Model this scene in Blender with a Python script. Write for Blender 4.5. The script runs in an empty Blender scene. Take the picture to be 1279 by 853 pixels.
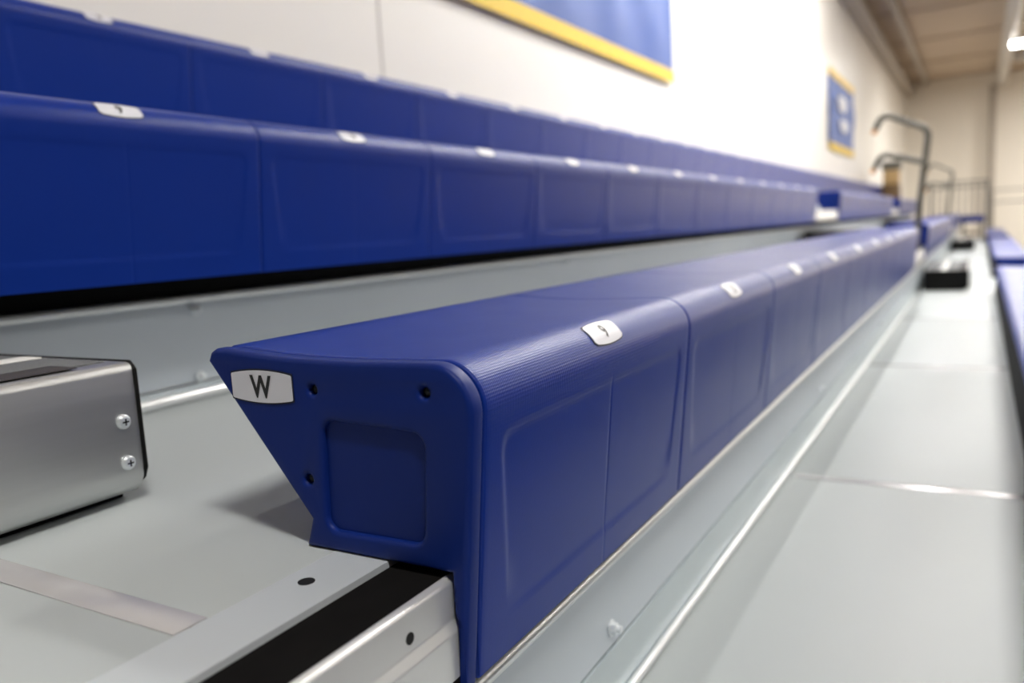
import bpy, bmesh, math
import numpy as np
from mathutils import Vector, Matrix

# ------------------------------------------------------------------ frame of reference
H0 = 1.41            # camera height above the gym floor; measurements below are taken from the camera
D = bpy.data
COL = bpy.context.scene.collection
PI = math.pi

# ------------------------------------------------------------------ materials
def mat(name, col, rough=.5, metal=0., spec=.5, bump=None, coat=0., noise=None, emit=None):
    m = D.materials.new(name); m.use_nodes = True
    nt = m.node_tree; b = nt.nodes['Principled BSDF']
    b.inputs['Base Color'].default_value = (*col, 1)
    b.inputs['Roughness'].default_value = rough
    b.inputs['Metallic'].default_value = metal
    b.inputs['Specular IOR Level'].default_value = spec
    b.inputs['Coat Weight'].default_value = coat
    if emit:
        b.inputs['Emission Color'].default_value = (*emit[0], 1)
        b.inputs['Emission Strength'].default_value = emit[1]
    tc = nt.nodes.new('ShaderNodeTexCoord')
    if noise:            # (scale vector, amount) mottled colour of the surface itself
        mp = nt.nodes.new('ShaderNodeMapping'); mp.inputs['Scale'].default_value = noise[0]
        nz = nt.nodes.new('ShaderNodeTexNoise'); nz.inputs['Scale'].default_value = 1; nz.inputs['Detail'].default_value = 4
        mx = nt.nodes.new('ShaderNodeMix'); mx.data_type = 'RGBA'
        a = noise[1]
        mx.inputs[6].default_value = (*[c*(1-a) for c in col], 1)
        mx.inputs[7].default_value = (*[min(1, c*(1+a)) for c in col], 1)
        nt.links.new(tc.outputs['Object'], mp.inputs[0]); nt.links.new(mp.outputs[0], nz.inputs['Vector'])
        nt.links.new(nz.outputs['Fac'], mx.inputs[0]); nt.links.new(mx.outputs[2], b.inputs['Base Color'])
    if bump:             # (scale vector, strength, distance)
        mp = nt.nodes.new('ShaderNodeMapping'); mp.inputs['Scale'].default_value = bump[0]
        nz = nt.nodes.new('ShaderNodeTexNoise'); nz.inputs['Scale'].default_value = 1; nz.inputs['Detail'].default_value = 3
        bp = nt.nodes.new('ShaderNodeBump'); bp.inputs['Strength'].default_value = bump[1]; bp.inputs['Distance'].default_value = bump[2]
        nt.links.new(tc.outputs['Object'], mp.inputs[0]); nt.links.new(mp.outputs[0], nz.inputs['Vector'])
        nt.links.new(nz.outputs['Fac'], bp.inputs['Height']); nt.links.new(bp.outputs[0], b.inputs['Normal'])
    return m

def seat_mat(name, col, rough, emboss):
    """moulded blue plastic with a fine diamond emboss"""
    m = mat(name, col, rough, 0, .21)
    nt = m.node_tree; b = nt.nodes['Principled BSDF']
    L = nt.links.new
    def math_(op, a, bb=None):
        n = nt.nodes.new('ShaderNodeMath'); n.operation = op
        for i, v in enumerate((a, bb)):
            if v is None: continue
            if isinstance(v, (int, float)): n.inputs[i].default_value = v
            else: L(v, n.inputs[i])
        return n.outputs[0]
    tc = nt.nodes.new('ShaderNodeTexCoord'); sp = nt.nodes.new('ShaderNodeSeparateXYZ')
    L(tc.outputs['Object'], sp.inputs[0])
    x, y, z = sp.outputs
    s = math_('SUBTRACT', x, z)                       # runs over the rounded front edge
    k = 2*PI/.0046
    a = math_('SINE', math_('MULTIPLY', math_('ADD', y, math_('MULTIPLY', s, .75)), k))
    c = math_('SINE', math_('MULTIPLY', math_('SUBTRACT', y, math_('MULTIPLY', s, .75)), k))
    h = math_('MULTIPLY', a, c)
    nz = nt.nodes.new('ShaderNodeTexNoise'); nz.inputs['Scale'].default_value = 420; nz.inputs['Detail'].default_value = 2
    L(tc.outputs['Object'], nz.inputs['Vector'])
    # emboss is on the upper surfaces only
    mr = nt.nodes.new('ShaderNodeMapRange'); L(z, mr.inputs[0])
    mr.inputs[1].default_value = .085; mr.inputs[2].default_value = .12; mr.inputs[3].default_value = 0; mr.inputs[4].default_value = emboss
    hh = math_('ADD', math_('MULTIPLY', h, mr.outputs[0]), math_('MULTIPLY', nz.outputs['Fac'], .25))
    bp = nt.nodes.new('ShaderNodeBump'); bp.inputs['Strength'].default_value = .55; bp.inputs['Distance'].default_value = .0003
    L(hh, bp.inputs['Height']); L(bp.outputs[0], b.inputs['Normal'])
    # faint scuffs: roughness and colour of the worn plastic
    n2 = nt.nodes.new('ShaderNodeTexNoise'); n2.inputs['Scale'].default_value = 14; n2.inputs['Detail'].default_value = 5
    L(tc.outputs['Object'], n2.inputs['Vector'])
    r2 = nt.nodes.new('ShaderNodeMapRange'); L(n2.outputs['Fac'], r2.inputs[0])
    r2.inputs[1].default_value = .3; r2.inputs[2].default_value = .7
    r2.inputs[3].default_value = rough-.01; r2.inputs[4].default_value = rough+.015
    L(r2.outputs[0], b.inputs['Roughness'])
    return m

BLUE = (.005, .029, .25)
M = dict(
    seat=seat_mat('blue_plastic', BLUE, .285, .55),
    cap=mat('blue_cap_plastic', (.005, .022, .175), .40, 0, .16, bump=((260, 260, 260), .25, .0004)),
    navy=mat('plate_gap_shade', (.003, .006, .03), .6),  # shade of the recess around the plates, as a dark colour
    black=mat('black_paint', (.003, .003, .003), .8, 0, .2),
    rubber=mat('black_rubber', (.0055, .005, .005), .9, 0, .12, bump=((900, 900, 900), .5, .0005), noise=((25, 25, 25), .5)),
    hole=mat('dark_hole', (.003, .003, .004), .7),
    screw_b=mat('black_screw', (.02, .02, .022), .3, .6),
    zinc=mat('zinc_bolt', (.88, .92, .95), .28, .55),
    plate=mat('plate_white', (.74, .74, .80), .35),
    ink=mat('plate_ink', (.012, .012, .014), .5),
    deck=mat('deck_grey', (.47, .505, .51), .48, 0, .35, bump=((330, 330, 330), .12, .0006), noise=((3, 3, 3), .03)),
    edge=mat('deck_edge_white', (.60, .64, .67), .4, .1),
    alu=mat('aluminium_nosing', (.83, .84, .84), .3, .55),
    strip=mat('joint_strip', (.62, .61, .62), .22, .35, noise=((30, 30, 30), .08)),
    galv=mat('galvanised_beam', (.62, .68, .74), .42, .2, noise=((6, 2, 6), .06)),
    roll=mat('rolled_steel', (.82, .84, .85), .28, .6),
    flange=mat('zinc_flange', (.60, .67, .70), .32, .5, noise=((20, 8, 20), .08)),
    steel=mat('brushed_steel', (.58, .59, .59), .36, .8, bump=((4, 60, 900), .12, .0004), noise=((4, 3, 120), .06)),
    grip=mat('speckled_grip', (.13, .135, .14), .7, 0, bump=((900, 900, 900), .9, .001), noise=((500, 500, 500), .35)),
    darkgrip=mat('dark_grip', (.035, .03, .032), .8, noise=((500, 500, 500), .5)),
    reflect=mat('reflective_tape', (.85, .85, .82), .4, bump=((700, 700, 700), .8, .001)),
    rail=mat('olive_grey_tube', (.115, .11, .088), .35, .2),
    railthin=mat('grey_paint', (.12, .12, .11), .5),
    tip=mat('orange_cap', (.75, .36, .12), .5),
    wall=mat('cream_paint', (.90, .87, .81), .38, bump=((3, 3, 3), .04, .01)),
    wallfar=mat('cream_far_wall', (.86, .82, .74), .5),
    blockwall=mat('dark_block_wall', (.07, .068, .066), .7),
    seam=mat('wall_joint', (.58, .55, .5), .6),
    ceil=mat('roof_liner', (.56, .47, .37), .8),
    beam=mat('painted_steel_beam', (.44, .40, .35), .6),
    duct=mat('pale_duct', (.62, .60, .56), .5),
    banner=mat('banner_blue', (.045, .105, .36), .55),
    yellow=mat('banner_yellow', (.86, .58, .045), .55),
    bwhite=mat('banner_white', (.75, .75, .78), .6),
    floor=mat('maple_floor', (.17, .12, .075), .35, noise=((3, 30, 1), .12)),
    tan=mat('tan_wood', (.55, .36, .15), .5), brown=mat('brown_wood', (.16, .09, .03), .6),
    greytop=mat('grey_top', (.12, .115, .09), .5),
    lampbody=mat('lamp_housing', (.6, .6, .6), .4),
    tube=mat('added_strip_tube', (1, 1, 1), .3, emit=((1, .98, .95), 165)),
    lamp=mat('lamp_lens', (1, 1, 1), .3, emit=((1, .97, .92), 20)),
)

# ------------------------------------------------------------------ helpers
def link(name, me, m=None, parent=None, loc=None):
    o = D.objects.new(name, me); COL.objects.link(o)
    if m is not None and me is not None and len(me.materials) == 0:
        for k in (m if isinstance(m, (list, tuple)) else [m]): me.materials.append(k)
    if parent is not None: o.parent = parent
    if loc is not None: o.location = loc
    return o

def empty(name, loc, label, cat, group=None):
    o = D.objects.new(name, None); COL.objects.link(o); o.location = loc
    o.empty_display_size = .05
    o['label'] = label; o['category'] = cat
    if group: o['group'] = group
    return o

def tag(o, label, cat, group=None, kind=None):
    o['label'] = label; o['category'] = cat
    if group: o['group'] = group
    if kind: o['kind'] = kind
    return o

def mesh_of(bm, smooth=None, name='mesh'):
    me = D.meshes.new(name)
    bmesh.ops.recalc_face_normals(bm, faces=bm.faces)
    if smooth is not None:
        for f in bm.faces: f.smooth = True
        for e in bm.edges:
            if len(e.link_faces) == 2 and e.calc_face_angle(0) > math.radians(smooth): e.smooth = False
    bm.to_mesh(me); bm.free(); return me

def prism_into(bm, prof, y0, y1, mi=0):
    a = [bm.verts.new((p[0], y0, p[1])) for p in prof]
    b = [bm.verts.new((p[0], y1, p[1])) for p in prof]
    n = len(prof); fs = []
    for i in range(n): fs.append(bm.faces.new((a[i], a[(i+1) % n], b[(i+1) % n], b[i])))
    fs.append(bm.faces.new(a)); fs.append(bm.faces.new(b[::-1]))
    for f in fs: f.material_index = mi

def prism(prof, y0, y1, smooth=35):
    bm = bmesh.new(); prism_into(bm, prof, y0, y1); return mesh_of(bm, smooth)

def box_into(bm, lo, hi, mi=0):
    prism_into(bm, [(lo[0], lo[2]), (hi[0], lo[2]), (hi[0], hi[2]), (lo[0], hi[2])], lo[1], hi[1], mi)

def boxm(lo, hi, bevel=0):
    bm = bmesh.new(); box_into(bm, lo, hi)
    if bevel: bmesh.ops.bevel(bm, geom=bm.edges[:], offset=bevel, segments=2, affect='EDGES', profile=.5)
    return mesh_of(bm, 35)

def fillet(pts, rad, seg=6, closed=True):
    """round the corners of a 2-D or 3-D polyline; rad = number or list"""
    out = []; n = len(pts)
    V = [Vector(p) for p in pts]
    for i in range(n):
        r = rad[i] if isinstance(rad, (list, tuple)) else rad
        if (not closed and i in (0, n-1)) or r <= 0: out.append(V[i]); continue
        p, a, b = V[i], V[i-1], V[(i+1) % n]
        da, db = (a-p), (b-p); la, lb = da.length, db.length; da.normalize(); db.normalize()
        ang = da.angle(db)
        t = min(r/math.tan(ang/2), la*.49, lb*.49); rr = t*math.tan(ang/2)
        if ang > 3.1: out.append(p); continue
        c = p+(da+db).normalized()*(rr/math.sin(ang/2))
        s, e = p+da*t-c, p+db*t-c
        th = s.angle(e)
        for k in range(seg+1):
            f = k/seg
            q = (s*math.sin((1-f)*th)+e*math.sin(f*th))/math.sin(th) if th > 1e-4 else s
            out.append(c+q)
    return [tuple(v) for v in out]

def tube_into(bm, pts, r, n=12, mi=0):
    P = [Vector(p) for p in pts]; rings = []; up = None
    for i, p in enumerate(P):
        t = (P[min(i+1, len(P)-1)]-P[max(i-1, 0)]).normalized()
        if up is None: up = t.orthogonal().normalized()
        else: up = (up-t*up.dot(t)).normalized()
        s = t.cross(up)
        rings.append([bm.verts.new(p+(up*math.cos(2*PI*k/n)+s*math.sin(2*PI*k/n))*r) for k in range(n)])
    fs = []
    for a, b in zip(rings, rings[1:]):
        for k in range(n): fs.append(bm.faces.new((a[k], a[(k+1) % n], b[(k+1) % n], b[k])))
    fs.append(bm.faces.new(rings[0][::-1])); fs.append(bm.faces.new(rings[-1]))
    for f in fs: f.material_index = mi

def tubem(pts, r, n=12):
    bm = bmesh.new(); tube_into(bm, pts, r, n); return mesh_of(bm, 50)

def lathe_into(bm, prof, axis='x', n=16, c=(0, 0, 0), mi=0):
    """prof: (distance along axis, radius)"""
    rings = []
    for d, r in prof:
        ring = []
        for k in range(n):
            a = 2*PI*k/n; u, v = r*math.cos(a), r*math.sin(a)
            q = {'x': (d, u, v), 'y': (u, d, v), 'z': (u, v, d)}[axis]
            ring.append(bm.verts.new((c[0]+q[0], c[1]+q[1], c[2]+q[2])))
        rings.append(ring)
    fs = [bm.faces.new((a[k], a[(k+1) % n], b[(k+1) % n], b[k])) for a, b in zip(rings, rings[1:]) for k in range(n)]
    fs += [bm.faces.new(rings[0][::-1]), bm.faces.new(rings[-1])]
    for f in fs: f.material_index = mi

def text_mesh(s, size, xscale=1.):
    """flat letters centred on the origin: returns (verts, faces)"""
    cu = D.curves.new('lettering', 'FONT'); cu.body = s; cu.size = 1; cu.align_x = 'LEFT'
    cu.resolution_u = 4; cu.offset = .03
    o = D.objects.new('lettering', cu)
    COL.objects.link(o); bpy.context.view_layer.update()
    me = D.meshes.new_from_object(o)
    D.objects.remove(o); D.curves.remove(cu)
    v = np.array([p.co[:2] for p in me.vertices]); f = [tuple(p.vertices) for p in me.polygons]
    D.meshes.remove(me)
    lo, hi = v.min(0), v.max(0); v = (v-(lo+hi)/2)/(hi[1]-lo[1])*size; v[:, 0] *= xscale
    return v, f

# ------------------------------------------------------------------ the bleacher: measured layout
MOD = .457           # one seat module
Y0 = .458            # where the near sections begin
# origin of each tier: x of the seat front, z of the deck (camera frame)
TIER = {-1: (.998, -.823), 0: (.352, -.53), 1: (-.294, -.237), 2: (-.974, .050), 3: (-1.664, .379)}
RISER = {-1: -.06, 0: -.06, 1: -.052, 2: -.128, 3: -.128}      # riser plane behind each tier's seat front
TIERNAME = {-1: 'lowest', 0: 'lower', 1: 'W', 2: 'middle', 3: 'top'}
YEND = 16.9

# cross-section of a seat (x from the front face, z from the deck)
FR = .034
arc = [(-FR+FR*math.cos(a), .118+FR*math.sin(a)) for a in np.radians(np.linspace(90, -4, 22))]
OUT_TOP = [(-.260, .147), (-.256, .1545), (-.250, .1575), (-.236, .1575), (-.215, .1555), (-.19, .1535), (-.16, .152), (-.13, .1513), (-.10, .1512), (-.07, .1517), (-.048, .152)]
FRONT_BOT = (-.0208, -.0872)
REAR = [(-.166, .0008), (-.158, .024)]
UNDER = [(-.0232, -.0872), (-.0225, -.038), (-.0262, -.031), (-.0262, .0008)]

def outline():
    return OUT_TOP+arc+[FRONT_BOT]+UNDER+REAR

def seat_surface():
    """dense polyline of the outer skin, rear edge -> over the top -> down the front, with normals"""
    pts = [REAR[1]]+OUT_TOP+arc+[FRONT_BOT]
    V = [Vector(p) for p in pts]; dense = []
    for a, b in zip(V, V[1:]):
        L = (b-a).length; step = .0035 if b.y < .12 and b.x > -.03 else .012
        n = max(1, int(L/step))
        for k in range(n): dense.append(a.lerp(b, k/n))
    dense.append(V[-1]); return dense

def field_depth(y, z):
    """shallow moulded field on the front face of a module"""
    top, bot = .098, -.056
    cy = MOD/2; half = .207-.020*(top-z)/(top-bot)       # slightly tapering
    hx, hz = half, (top-bot)/2
    qx = abs(y-cy)-hx+.02; qz = abs(z-(top+bot)/2)-hz+.02
    d = math.hypot(max(qx, 0), max(qz, 0))+min(max(qx, qz), 0)-.02
    t = min(max(-d/.006, 0), 1)
    return -.0008*(t*t*(3-2*t))

def make_seat_mesh():
    g = .0005; e = .003
    ys = [g, g+.0007, g+.002, g+e]+list(np.linspace(.010, .042, 13))+list(np.linspace(.06, MOD/2-.004, 8))
    half = ys+[MOD/2-.0015, MOD/2]
    ys = half+[MOD-y for y in half[::-1][1:]]
    S = seat_surface(); bm = bmesh.new(); grid = []
    nor = []
    for i in range(len(S)):
        t = (S[min(i+1, len(S)-1)]-S[max(i-1, 0)]).normalized(); nor.append(Vector((-t.y, t.x)))
    for y in ys:
        col = []
        de = min(y, MOD-y)-g
        edge = -.0022*(1-math.sqrt(max(0, 1-(1-min(de/e, 1))**2)))
        mid = -.0004 if abs(y-MOD/2) < .001 else 0
        for i, p in enumerate(S):
            d = edge
            if p.x > -.03 and p.y < .115: d += field_depth(y, p.y)+mid*(p.y < .1)
            q = p+nor[i]*d; col.append(bm.verts.new((q.x, y, q.y)))
        # close underneath
        for u in UNDER+REAR[:1]: col.append(bm.verts.new((u[0], y, u[1])))
        grid.append(col)
    n = len(grid[0])
    for a, b in zip(grid, grid[1:]):
        for k in range(n): bm.faces.new((a[k], a[(k+1) % n], b[(k+1) % n], b[k]))
    bm.faces.new(grid[0][::-1]); bm.faces.new(grid[-1])
    return mesh_of(bm, 40, 'seat')
SEAT_ME = make_seat_mesh()

def arc_pt(s, off):
    """point on the rounded front edge; s = arc length from its 45 degree point, positive towards the seat"""
    a = math.radians(45)+s/FR; r = FR+off
    return (-FR+r*math.cos(a), .118+r*math.sin(a))

def plate_h(u, h_end, h_mid): return h_end+(h_mid-h_end)*(1-u*u)

_plates = {}
def number_plate_mesh(num):
    if num in _plates: return _plates[num]
    bm = bmesh.new(); W = .0315
    def sheet(w, he, hm, off, mi, nu=17, nv=9):
        g = []
        for i in range(nu):
            u = -1+2*i/(nu-1); h = plate_h(u, he, hm)
            if abs(u) == 1: h -= .002
            g.append([(u*w, -h+2*h*j/(nv-1)) for j in range(nv)])
        T = [[bm.verts.new((arc_pt(s, off)[0], MOD/2+y, arc_pt(s, off)[1])) for y, s in c] for c in g]
        B = [[bm.verts.new((arc_pt(s, -.001)[0], MOD/2+y, arc_pt(s, -.001)[1])) for y, s in c] for c in g]
        fs = []
        for G in (T, B):
            for a, b in zip(G, G[1:]):
                for j in range(nv-1): fs.append(bm.faces.new((a[j], a[j+1], b[j+1], b[j])))
        rim = lambda G: [c[0] for c in G]+G[-1][1:]+[c[-1] for c in G[::-1]][1:]+G[0][::-1][1:-1]
        t, b = rim(T), rim(B)
        for k in range(len(t)): fs.append(bm.faces.new((t[k], t[(k+1) % len(t)], b[(k+1) % len(t)], b[k])))
        for f in fs: f.material_index = mi; f.smooth = False
    sheet(W+.0014, .0113, .0143, .0003, 1)  # dark rim paints the shade of a recess around the plate
    sheet(W, .010, .013, .0011, 0)
    v, f = text_mesh(str(num), .0155, .95)
    vs = [bm.verts.new((arc_pt(q[1], .0014)[0], MOD/2+q[0], arc_pt(q[1], .0014)[1])) for q in v]
    bmesh.ops.recalc_face_normals(bm, faces=bm.faces)
    me = D.meshes.new('number_plate')
    for p in f:
        try: bm.faces.new([vs[i] for i in p]).material_index = 2
        except ValueError: pass
    bm.to_mesh(me); bm.free()
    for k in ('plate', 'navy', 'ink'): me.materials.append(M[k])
    _plates[num] = me; return me

def spline(cu, pts):
    s = cu.splines.new('POLY'); s.points.add(len(pts)-1)
    for p, q in zip(s.points, pts): p.co = (q[0], q[1], 0, 1)
    s.use_cyclic_u = True

def end_cap_mesh():
    """end cap seen from the aisle, front face at y = -T, rear at 0"""
    T = .017; bev = .0042
    cu = D.curves.new('cap', 'CURVE'); cu.dimensions = '2D'; cu.fill_mode = 'BOTH'
    cu.extrude = T/2-bev; cu.bevel_depth = bev; cu.bevel_resolution = 3; cu.offset = -bev
    o = outline()
    spline(cu, fillet(o, [0]*len(o)))
    pocket = fillet([(-.138, .105), (-.042, .101), (-.049, .018), (-.142, .017)], .011)
    spline(cu, pocket)
    holes = [(-.145, .128), (-.039, .131), (-.1575, .056)]
    for hx, hz in holes: spline(cu, [(hx+.0040*math.cos(a), hz+.0040*math.sin(a)) for a in np.linspace(0, 2*PI, 17)[:-1]])
    ob = D.objects.new('cap', cu); COL.objects.link(ob); bpy.context.view_layer.update()
    me0 = D.meshes.new_from_object(ob); D.objects.remove(ob); D.curves.remove(cu)
    bm = bmesh.new(); bm.from_mesh(me0); D.meshes.remove(me0)
    for v in bm.verts: x, y, z = v.co; v.co = (x, -z-T/2-.0006, y)
    bmesh.ops.remove_doubles(bm, verts=bm.verts, dist=1e-5)
    for f in bm.faces: f.material_index = 0
    # floor of the pocket and bottoms of the screw holes
    fl = bm.faces.new([bm.verts.new((p[0], -T+.0048, p[1])) for p in fillet([(-.141, .108), (-.039, .104), (-.046, .015), (-.145, .014)], .011)])
    # darker lips of the screw holes and their bottoms
    for hx, hz in holes: lathe_into(bm, [(-T+.0060, .0058), (-T+.0120, .0058)], 'y', 16, (hx, 0, hz), 1)
    me = mesh_of(bm, 40, 'end_cap')
    me.materials.clear()
    me.materials.append(M['cap']); me.materials.append(M['hole'])
    return me
CAP_ME = end_cap_mesh()

def cap_screw_mesh():
    bm = bmesh.new()
    lathe_into(bm, [(0, .0034), (-.0012, .0034), (-.0018, .0026)], 'y', 14)
    box_into(bm, (-.0022, -.0022, -.0004), (.0022, -.0016, .0004)); box_into(bm, (-.0004, -.0022, -.0022), (.0004, -.0016, .0022))
    return mesh_of(bm, 40)
CAPSCREW_ME = cap_screw_mesh(); CAPSCREW_ME.materials.append(M['screw_b'])

def letter_plate_mesh(ch):
    bm = bmesh.new(); w = .0335
    def slab(w, he, hm, y, mi):
        top = [(u*w, plate_h(u, he, hm)) for u in np.linspace(-1, 1, 15)]
        pts = top+[(a, -b) for a, b in top[::-1]]
        pts = fillet(pts, [.0015 if i in (0, 14, 15, 29) else 0 for i in range(30)], 3)
        prism_into(bm, pts, y, .0005, mi)
    slab(w+.0012, .0113, .0143, -.0003, 1)  # dark rim, painted shade of the plate's recess
    slab(w, .0100, .0130, -.0008, 0)
    me = D.meshes.new('letter_plate')
    bmesh.ops.recalc_face_normals(bm, faces=bm.faces)
    v, f = text_mesh(ch, .0185, .86)
    vs = [bm.verts.new((q[0], -.0011, q[1])) for q in v]
    for p in f:
        try: bm.faces.new([vs[i] for i in p]).material_index = 2
        except ValueError: pass
    bm.to_mesh(me); bm.free()
    for k in ('plate', 'navy', 'ink'): me.materials.append(M[k])
    return me

def bench(tier, y0, n, label, first_num=9, letter=None, cap_near=True, cap_far=True):
    X, Z = TIER[tier]
    t = empty('bleacher_bench', (X, y0, Z+H0), label, 'bench', 'blue moulded bleacher benches')
    for i in range(n):
        s = link('seat_module', SEAT_ME, M['seat'], t, (0, i*MOD, 0))
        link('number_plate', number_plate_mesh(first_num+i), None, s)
    if cap_near:
        c = link('end_cap', CAP_ME, None, t, (0, 0, 0))
        if letter:
            p = link('letter_plate', letter_plate_mesh(letter), None, c, (-.198, -.0178, .1285))
            p['label'] = 'white plate with a black letter '+letter
        for hx, hz in ((-.145, .128), (-.039, .131), (-.1575, .056)):
            link('screw', CAPSCREW_ME, None, c, (hx, -.0112, hz))
    if cap_far:
        me = CAP_ME.copy(); me.transform(Matrix.Scale(-1, 4, (0, 1, 0))); me.flip_normals()
        link('end_cap', me, None, t, (0, n*MOD, 0))
    return t

S2, S3 = 7.05, 12.73
bench(1, Y0, 10, 'blue moulded bench whose near end cap carries the letter W', letter='W')
bench(1, 6.13, 12, 'blue bench on the W tier just past the aisle handrail')
bench(1, S3, 9, 'far blue bench on the W tier, behind the second handrail')
bench(2, Y0, 12, 'long blue bench one tier above the W bench')
bench(2, S2, 10, 'blue bench of the tier above the W bench, starting behind the aisle gap')
bench(2, S3, 9, 'small far blue bench of the tier above, past the second aisle')
bench(3, Y0, 47, 'topmost blue bench running unbroken along the foot of the cream wall')
bench(0, Y0, 12, 'pale-shining blue bench at the right edge, over a black gap')
bench(0, S2, 10, 'blue bench at right with a dark navy end, beyond the first aisle')
bench(0, S3, 9, 'narrow far blue bench at right beside the second aisle step')
bench(-1, Y0, 12, 'lowest blue bench nearest the court, outside the right edge')
bench(-1, S2, 10, 'lowest blue bench past the first aisle, outside the right edge')
bench(-1, S3, 9, 'lowest blue bench glimpsed at the far right edge under the railing')

# ------------------------------------------------------------------ decks, nosings, risers
PAN = MOD*3
joints = [.309+PAN*k for k in range(-1, 13)]
def nosing_profile():
    p = [(-.090, -.0185), (-.090, -.0215), (-.033, -.0215), (-.033, -.036), (-.027, -.042), (-.027, -.076), (-.0243, -.076), (-.0243, -.042), (-.0282, -.034), (-.0282, -.006), (-.0345, -.002), (-.0345, -.0185)]
    return fillet(p, [0, 0, 0, 0, 0, 0, 0, .006, .006, .004, .0012, 0], 5)

def deck(tier, rear, y0, y1, label):
    X, Z = TIER[tier]
    t = empty('bleacher_deck', (X, 0, Z+H0), label, 'deck', 'grey bleacher decks')
    js = [j for j in joints if y0 < j < y1]
    cuts = [y0]+js+[y1]
    for a, b in zip(cuts, cuts[1:]):
        link('deck_panel', boxm((rear, a+.0006, -.018), (-.137, b-.0006, 0), .0006), M['deck'], t)
    for j in js:
        link('joint_strip', boxm((rear+.02, j-.013, -.0002), (-.138, j+.013, .0010), .0004), M['strip'], t)
    # white edge band along the front of the sheets, with its screw holes
    bm = bmesh.new(); box_into(bm, (-.1365, y0, -.018), (-.084, y1, .0004), 0)
    for y in np.arange(.390, y1, .62): lathe_into(bm, [(.0002, .0062), (.0008, .0062)], 'z', 16, (-.1165, y, 0), 1)
    link('front_edge_band', mesh_of(bm, 35), [M['edge'], M['hole']], t)
    link('black_tread_strip', boxm((-.0838, y0, -.0180), (-.0348, y1, -.0045)), M['rubber'], t)
    bm = bmesh.new(); prism_into(bm, nosing_profile(), y0, y1, 0)
    for y in np.arange(.392, y1, .62): lathe_into(bm, [(-.0284, .0042), (-.0277, .0042)], 'x', 16, (0, y, -.0245), 1)
    link('nosing', mesh_of(bm, 35), [M['alu'], M['hole']], t)
    return t

rear = {}
for r in (-1, 0, 1, 2, 3):
    if r < 3:
        rear[r] = TIER[r+1][0]+RISER[r+1]-TIER[r][0]
    else: rear[r] = -.28
YN = -.9
deck(1, rear[1], YN, YEND, 'grey deck with white joint strip under the steel step box and W bench')
deck(0, rear[0], YN, YEND, 'wide pale grey deck at right, one tier below the W bench')
deck(2, rear[2], YN, YEND, 'deck strip of the middle tier, mostly hidden behind its long blue bench')
deck(3, rear[3], YN, 22.2, 'narrow top tier deck carrying the bench along the wall')
deck(-1, -.70, YN, YEND, 'lowest deck on the court side, below the right edge')

def bolt_mesh():
    bm = bmesh.new()
    lathe_into(bm, [(0, .0095), (.0018, .0095)], 'x', 18); lathe_into(bm, [(.0018, .0068), (.0072, .0068), (.0078, .006)], 'x', 6)
    lathe_into(bm, [(.0078, .0042), (.0125, .0042), (.013, .0035)], 'x', 12)
    return mesh_of(bm, 30)
BOLT_ME = bolt_mesh(); BOLT_ME.materials.append(M['zinc'])

def riser(tier, y0, y1, label):
    """beam under tier's bench, standing on the deck below"""
    X, Z = TIER[tier]; x = RISER[tier]; below = (TIER[tier-1][1]-Z) if tier > -1 else -.293
    top = -.127 if tier < 2 else -.124
    t = empty('riser_beam', (X, 0, Z+H0), label, 'beam', 'galvanised riser beams')
    crease = below+.070 if tier < 2 else below+.028
    r = .0075
    a = [(x-r+.003+r*math.cos(q), top+r*math.sin(q)) for q in np.radians(np.linspace(-70, 250, 20))]
    # rolled top edge
    link('rolled_edge', prism(a, y0, y1, 60), M['roll'], t)
    link('beam_web', prism([(x-.001, top), (x-.001, crease), (x-.006, crease), (x-.006, top)], y0, y1), M['galv'], t)
    link('foot_flange', prism([(x+.0015, crease-.0025), (x+.0015, below+.001), (x-.006, below+.001), (x-.006, crease-.0025)], y0, y1), M['flange'], t)
    rr = .0058 if tier < 2 else .0095
    link('foot_tube', prism([(x+.0012+rr+rr*math.cos(q), below+rr+rr*math.sin(q)) for q in np.linspace(0, 2*PI, 17)[:-1]], y0, y1, 60), M['roll'], t)
    # black filler standing in for the shadow gap between beam and bench
    link('gap_shade_filler', prism([(x-.010, top-.005), (-.150, top-.005), (-.150, -.0195), (-.031, -.0195), (-.031, -.070), (x-.010, -.086)] if x > -.1 else [(x-.010, top-.005), (-.16, top-.005), (-.16, -.0195), (-.031, -.0195), (-.031, -.070), (x-.008, -.086)], y0, y1), M['black'], t)
    for k in range(0, 14):
        if tier == 1:
            link('bolt', BOLT_ME, None, t, (x-.0005, .770+k*PAN, below+.091))
        if tier == 2:
            link('bolt', BOLT_ME, None, t, (x-.0005, .864+k*PAN, -.1425))
            link('bolt', BOLT_ME, None, t, (x+.002, .858+k*PAN, -.2515))
    return t
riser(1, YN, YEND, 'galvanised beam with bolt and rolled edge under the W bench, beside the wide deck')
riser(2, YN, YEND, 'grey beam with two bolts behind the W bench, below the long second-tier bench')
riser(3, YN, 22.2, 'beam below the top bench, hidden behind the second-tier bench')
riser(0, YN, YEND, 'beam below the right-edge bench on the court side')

# black panel added to darken the gap under the right-hand bench
for (a, b, lab) in ((Y0, Y0+12*MOD, 'added black panel in the dark gap under the near bench at the right edge'),
                    (S2, S2+10*MOD, 'short added black panel in the dark gap under the right bench past the first aisle'),
                    (S3, S3+9*MOD, 'added black panel in the dark gap under the farthest right bench')):
    X, Z = TIER[0]
    o = link('dark_gap_panel', prism([(-.262, .0015), (-.262, .010), (-.245, .118), (-.238, .118), (-.166, .04), (-.166, .0015)], a, b), M['black'], None, (X, 0, Z+H0))
    tag(o, lab, 'panel')

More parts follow.
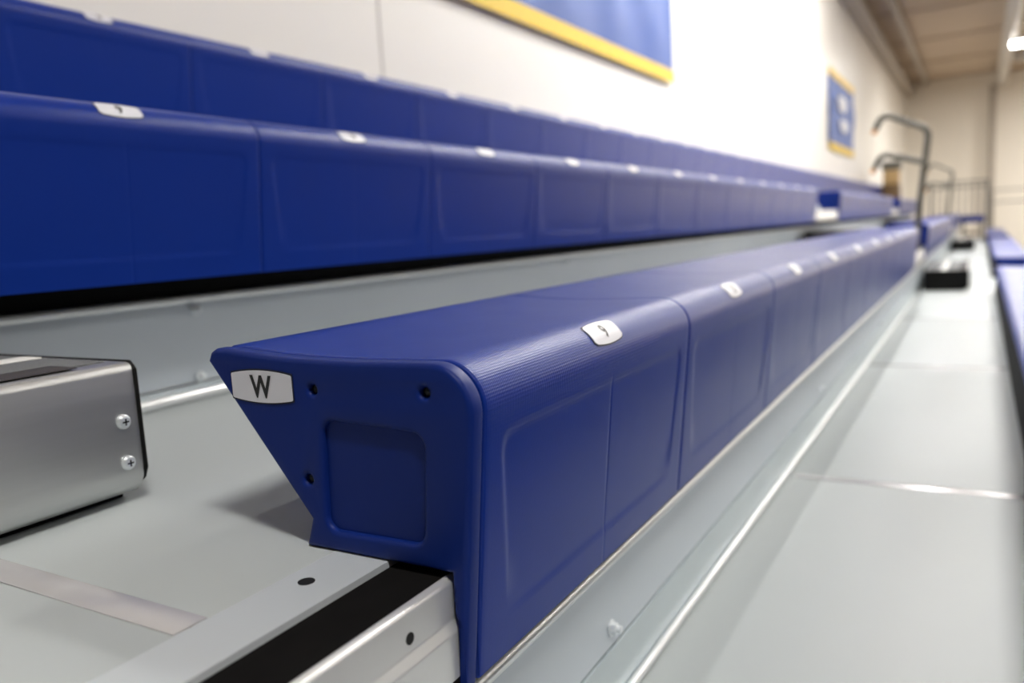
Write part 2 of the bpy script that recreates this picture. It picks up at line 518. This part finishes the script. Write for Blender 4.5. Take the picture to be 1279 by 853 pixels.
# ------------------------------------------------------------------ aisle step boxes
def pan_screw():
    bm = bmesh.new()
    lathe_into(bm, [(0, .0070), (.0020, .0070), (.0040, .0055), (.0048, .003)], 'x', 18)
    return mesh_of(bm, 30)
PAN_ME = pan_screw(); PAN_ME.materials.append(M['zinc'])
def slot_screw(parent, loc):
    s = link('screw', PAN_ME, None, parent, loc)
    bm = bmesh.new(); box_into(bm, (.0042, -.0032, -.0007), (.0050, .0032, .0007)); box_into(bm, (.0042, -.0007, -.0032), (.0050, .0007, .0032))
    link('cross_slot', mesh_of(bm), M['screw_b'], s)
def step_box(xf, xb, y0, y1, z, label, h=.136):
    t = empty('aisle_step_box', (xf, y0, z+H0+.001), label, 'step', 'aisle step boxes')
    d = xf-xb-.012; L = y1-y0
    p = fillet([(0, .006), (0, h), (-d, h), (-d, .006)], [0, .009, 0, 0], 6)
    p = [(-.024, .006), (-.014, .0085), (-.006, .015), (-.0015, .024), (0, .034)]+p[1:-1]+[(-d, .006)]
    link('steel_cover', prism(p, .004, L-.004, 30), M['steel'], t)
    q = [(-.026, .0055), (-.004, .021), (.0012, .032)]+[(a+.0012 if a > -.001 else a, b+.0010 if b > h-.001 else b) for a, b in p[5:-1]]+[(-d, .0055)]
    for a, b in ((0, .004), (L-.004, L)): link('end_plate', prism(q, a, b), M['black'], t)
    link('base_skid', boxm((-d+.01, .01, .0005), (-.03, L-.01, .0058)), M['rubber'], t)
    g = link('tread_mat', boxm((-d+.02, .01, h+.0002), (-.030, L-.012, h+.0014), .0004), M['grip'], t)
    link('front_grip_band', boxm((-.056, .014, h+.0014), (-.012, L-.050, h+.0022), .0003), M['darkgrip'], t)
    link('reflective_strip', boxm((-.165, .02, h+.0014), (-.132, L-.014, h+.0026), .0004), M['reflect'], t)
    for yy in (L-.020, .020):
        for zz in (.081, .041): slot_screw(t, (0, yy, zz))
    return t
rx = lambda r: TIER[r][0]+RISER[r]
step_box(-.700, rx(2)+.022, -.60, .474, TIER[1][1], 'brushed steel step box with two screws at the left edge beside the W bench')
step_box(-.054, rx(1)+.016, 5.96, 7.02, TIER[0][1], 'nearer step box with black end on the right-hand deck, in front of the handrail')
step_box(-.054, rx(1)+.016, 11.68, 12.68, TIER[0][1], 'farther step box with black end on the right-hand deck')
step_box(-.700, rx(2)+.022, 5.96, 7.02, TIER[1][1], 'pale step box in the aisle gap of the W tier beyond the W bench')
step_box(-.700, rx(2)+.022, 11.68, 12.68, TIER[1][1], 'far pale step box in the second aisle gap of the W tier')

# ------------------------------------------------------------------ aisle handrails
def handrail(x, y, z, label):
    t = empty('aisle_handrail', (x, y, z+H0+.0006), label, 'handrail', 'aisle handrails')
    r = .019
    post = fillet([(0, 0, 0), (.02, 0, .30), (.065, 0, .735), (-.195, 0, .855), (-.238, 0, .765)], [0, .4, .07, .055, 0], 8, closed=False)
    link('upper_rail', tubem(post, r, 14), M['rail'], t)
    low = fillet([(.046, 0, .535), (-.20, 0, .61), (-.245, 0, .52)], [0, .055, 0], 8, closed=False)
    link('lower_rail', tubem(low, r*.95, 14), M['rail'], t)
    bm = bmesh.new(); lathe_into(bm, [(0, .045), (.006, .045), (.007, .024), (.05, .023)], 'z', 20)
    link('base_flange', mesh_of(bm, 30), M['rail'], t)
    for e, p in ((.845, (-.238, 0, .765)), (.585, (-.245, 0, .52))):
        dx = Vector((-.042, 0, -.1)).normalized()
        c = link('end_plug', tubem([Vector(p)+dx*.0005, Vector(p)+dx*.03], .0165, 12), M['tip'], t); c['label'] = 'orange plug in the rail end'
    return t
handrail(-.345, 5.68, TIER[1][1], 'olive-grey curved double handrail standing in the nearer aisle')
handrail(-.38, 12.2, TIER[1][1], 'smaller far handrail in the second aisle, in front of the picket guard rail')

# ------------------------------------------------------------------ far end fittings
t = empty('guard_rail', (-.30, YEND+.12, H0+TIER[0][1]), 'dark grey picket guard rail closing the far end of the seating', 'railing')
X0, X1, zt, zb = -.50, .42, 1.02, .36
for z in (zt, zt-.10, zb): link('rail', tubem([(X0, 0, z), (X1, 0, z)], .014, 10), M['railthin'], t)
for x in (X0, X1): link('post', tubem([(x, 0, .0), (x, 0, zt+.01)], .022, 10), M['railthin'], t)
for k in range(1, 9):
    x = X0+(X1-X0)*k/9
    link('picket', tubem([(x, 0, zb), (x, 0, zt)], .0085, 8), M['railthin'], t)

t = empty('court_railing', (.95, 19., 0), 'thin grey railing standing before the far wall, right of the tall pole', 'railing')
for z in (1.74, 1.5): link('rail', tubem([(-.75, 0, z), (.6, 0, z)], .012, 8), M['railthin'], t)
for x in (-.75, -.1, .18, .6): link('post', tubem([(x, 0, 0), (x, 0, 1.74)], .018, 8), M['railthin'], t)

t = empty('small_bench', (-.11, 15.2, H0+TIER[0][1]), 'low navy bench with dark legs on the right-hand deck before the guard rail', 'bench')
link('seat_top', prism(fillet([(-.17, .30), (.17, .30), (.17, .41), (-.17, .41)], .02), 0, .8), M['cap'], t)
for x in (-.13, .13):
    for y in (.06, .74): link('leg', boxm((x-.02, y-.02, .0005), (x+.02, y+.02, .30)), M['greytop'], t)
link('shelf', boxm((-.11, .08, .10), (.11, .72, .13)), M['brown'], t)

t = empty('wooden_cabinet', (-1.50, 17.3, 0), 'tan and brown wooden cabinet with dark top beyond the far end, by the wall', 'cabinet')
B = H0+.379
link('base', boxm((-.15, -.01, .0005), (.15, .31, B+.169), .01), M['brown'], t)
link('body', boxm((-.14, 0, B+.170), (.14, .3, B+.44), .01), M['tan'], t)
link('top', boxm((-.17, -.03, B+.441), (.17, .33, B+.60), .02), M['greytop'], t)

# ------------------------------------------------------------------ room shell
WX, FY, RX, BY, CZ = -1.955, 26.8, 16., -7., 5.15
def struct(name, me, m, loc=(0, 0, 0)):
    o = link(name, me, m, None, loc); o['kind'] = 'structure'; return o
struct('floor', boxm((WX-.2, BY, -.1), (RX, FY, 0)), M['floor'])
bm = bmesh.new(); box_into(bm, (WX-.2, BY, 0), (WX, FY, CZ+.1), 0)
struct('wall_left', mesh_of(bm), M['wall'])
struct('wall_far', boxm((WX-.2, FY, 0), (RX, FY+.2, CZ+.1)), M['wallfar'])
struct('wall_right', boxm((RX, BY, 0), (RX+.2, FY, CZ+.1)), M['blockwall'])
struct('wall_back', boxm((WX-.2, BY-.2, 0), (RX, BY, CZ+.1)), M['blockwall'])
bm = bmesh.new(); box_into(bm, (WX-.2, BY, CZ), (RX, FY, CZ+.1), 0)
for k in range(9): y = 2.2+3.05*k; box_into(bm, (WX, y, CZ-.05), (RX, y+.10, CZ), 0)
struct('ceiling', mesh_of(bm), M['ceil'])
n = 0
def trim(me, m):
    global n; n += 1; return struct('trim_%d' % n, me, m)
for y in (-3.63, 2.48, 8.6, 14.7, 20.8):                          # vertical joints of the wall panels
    trim(boxm((WX, y-.006, 0), (WX+.0015, y+.006, CZ-.2)), M['seam'])
trim(boxm((WX+.02, BY, 4.72), (WX+.24, FY, 4.90), .01), M['beam'])       # eave beam
trim(boxm((WX+.50, BY, CZ-.14), (WX+.62, FY, CZ), .01), M['beam'])
for a, b in ((.34, .58),):
    trim(tubem([((a+b)/2, BY, 4.86), ((a+b)/2, FY, 4.86)], .13, 20), M['duct'])
trim(boxm((.18, FY-.16, 0), (.34, FY, 4.75), .01), M['beam'])              # tall pole
trim(boxm((.62, FY-3.0, 4.90), (RX, FY-2.8, CZ-.02)), M['duct'])

# ------------------------------------------------------------------ banners
def banner(y0, y1, z0, z1, hem, label, emblem, tophem=True):
    t = empty('wall_banner', (WX, y0, z0), label, 'banner', 'blue banners with yellow hems')
    L, Hh = y1-y0, z1-z0
    def cloth(za, zb, off, amp):
        bm = bmesh.new(); nu, nv = 70, 12; g = []
        for i in range(nu+1):
            y = L*i/nu
            g.append([(y, za+(zb-za)*j/nv) for j in range(nv+1)])
        def wave(y, z): return amp*(math.sin(y*9+z*5)+.6*math.sin(y*17-z*9+1))*(.25+.75*min(1, abs(z)/.6))
        F = [[bm.verts.new((off+.018+wave(y, z), y, z)) for y, z in c] for c in g]
        B = [[bm.verts.new((off+.014+wave(y, z), y, z)) for y, z in c] for c in g]
        for i in range(nu):
            for j in range(nv):
                bm.faces.new((F[i][j], F[i+1][j], F[i+1][j+1], F[i][j+1])); bm.faces.new((B[i][j+1], B[i+1][j+1], B[i+1][j], B[i][j]))
        rim = lambda G: [c[0] for c in G]+G[-1][1:]+[c[-1] for c in G[::-1]][1:]+G[0][::-1][1:-1]
        a, b = rim(F), rim(B)
        for k in range(len(a)): bm.faces.new((a[k], b[k], b[(k+1) % len(a)], a[(k+1) % len(a)]))
        return mesh_of(bm, 60)
    link('blue_cloth', cloth(hem, Hh-(hem if tophem else 0), .012, .013), M['banner'], t)
    link('yellow_hem', cloth(0, hem, .016, .0), M['yellow'], t)
    if tophem: link('yellow_hem', cloth(Hh-hem, Hh, .016, 0), M['yellow'], t)
    for ey, ez, ry, rz in emblem:
        bm = bmesh.new()
        pts = [(ey+ry*math.cos(a)*(1+.12*math.sin(3*a)), ez+rz*math.sin(a)*(1+.15*math.cos(2*a))) for a in np.linspace(0, 2*PI, 33)[:-1]]
        F = [bm.verts.new((.062, p[0], p[1])) for p in pts]; B = [bm.verts.new((.046, p[0], p[1])) for p in pts]
        bm.faces.new(F); bm.faces.new(B[::-1])
        for k in range(32): bm.faces.new((F[k], B[k], B[(k+1) % 32], F[(k+1) % 32]))
        link('white_marking', mesh_of(bm), M['bwhite'], t)
banner(1.9, 5.79, 1.008+H0, 2.3+H0, .088, 'large near blue banner with yellow hem hanging at the top of the photo', [])
banner(12.75, 15.36, .985+H0, 2.15+H0, .11, 'smaller far blue banner with yellow hems and two white blurred markings', [(1.15, .74, .42, .14), (1.3, .42, .42, .11)])

# ------------------------------------------------------------------ lamps
LCOL = (1, .975, .93)
def lamp(x, y, power, label, z=4.70):
    """linear high bay: housing 1.2 m across the hall, glowing diffuser below"""
    t = empty('high_bay_lamp', (x, y, z), label, 'ceiling lamp', 'high bay lamps')
    bm = bmesh.new()
    prism_into(bm, [(-.62, 0), (.62, 0), (.60, .05), (.50, .09), (-.50, .09), (-.60, .05)], -.17, .17)
    for a in (-.4, .4): box_into(bm, (a-.01, -.01, .09), (a+.01, .01, CZ-z-.001))
    link('housing', mesh_of(bm, 40), M['lampbody'], t)
    link('diffuser', prism(fillet([(-.60, 0), (-.60, -.05), (.60, -.05), (.60, 0)], [0, .03, .03, 0], 5), -.155, .155), M['lamp'], t)
    ld = D.lights.new('high_bay_light', 'AREA'); ld.shape = 'RECTANGLE'; ld.size = 1.16; ld.size_y = .28; ld.energy = power; ld.color = LCOL
    lo = D.objects.new('high_bay_light', ld); COL.objects.link(lo); lo.location = (0, 0, -.053); lo.parent = t
P = 58
for j, y in enumerate((-.5, 4.4, 9.3, 14.4, 20.0, 24.6)):  # last row, unseen over the court, is added to brighten the far wall
    for i, x in enumerate((1.09, 5.4, 10.)):
        if (i, j) == (0, 5): continue
        if (i, j) == (0, 4): lab = 'glowing ceiling lamp at the top right corner beside the pale duct'
        else: lab = 'ceiling lamp over the %s, outside the photo' % ('seating' if i == 0 else 'court')
        lamp(x, y, P*(1.0 if i == 0 else .35)*(.66, .80, .75, .75, 2.0, 18 if i == 1 else 5)[j], lab)

# unseen strip lights added to put a highlight along the seat edges
for k in range(3):
    y = 4.3+2.5*k
    t = empty('added_strip_light', (-.50, y, 4.70), 'added slim strip light over the seating, above the frame', 'ceiling lamp', 'added strip lights over the seating')
    bm = bmesh.new(); box_into(bm, (-.06, 0, 0), (.06, 2.4, .07))
    for a in (.4, 2.0): box_into(bm, (-.01, a-.01, .07), (.01, a+.01, CZ-4.701))
    link('housing', mesh_of(bm, 40), M['lampbody'], t)
    link('tube', tubem([(0, .04, -.022), (0, 2.36, -.022)], .020, 12), M['tube'], t)

# understructure that carries the lowest deck
X, Z = TIER[-1]
t = empty('support_frame', (X, 0, 0), 'black steel frame under the lowest deck, outside the photo', 'frame')
for k in range(14):
    y = -.8+k*1.35
    for x in (-.62, -.12): link('post', boxm((x-.02, y-.02, 0), (x+.02, y+.02, Z+H0-.0225)), M['black'], t)
for x in (-.62, -.12): link('floor_channel', boxm((x-.03, -.85, 0), (x+.03, 16.85, .05)), M['black'], t)

# ------------------------------------------------------------------ camera
f_px = 1000.; yaw, pitch, roll = math.radians(30.46), math.radians(-7.6), math.radians(-3.28)
fw = Vector((-math.sin(yaw)*math.cos(pitch), math.cos(yaw)*math.cos(pitch), math.sin(pitch)))
rt = Vector((math.cos(yaw), math.sin(yaw), 0)); up = rt.cross(fw)
r2 = math.cos(roll)*rt+math.sin(roll)*up; u2 = -math.sin(roll)*rt+math.cos(roll)*up
cd = D.cameras.new('camera'); cam = D.objects.new('camera', cd); COL.objects.link(cam)
cam.matrix_world = Matrix(((r2.x, u2.x, -fw.x, 0), (r2.y, u2.y, -fw.y, 0), (r2.z, u2.z, -fw.z, H0), (0, 0, 0, 1)))
cd.sensor_width = 36; cd.lens = f_px*36/1279; cd.clip_start = .01
cd.dof.use_dof = True; cd.dof.focus_distance = .64; cd.dof.aperture_fstop = 3.6
sc = bpy.context.scene; sc.camera = cam

w = D.worlds.new('world'); sc.world = w; w.use_nodes = True
w.node_tree.nodes['Background'].inputs[0].default_value = (.8, .85, .9, 1); w.node_tree.nodes['Background'].inputs[1].default_value = .3
sc.view_settings.view_transform = 'Standard'; sc.view_settings.look = 'None'; sc.view_settings.gamma = 1
sc.view_settings.use_curve_mapping = False; sc.view_settings.exposure = .6
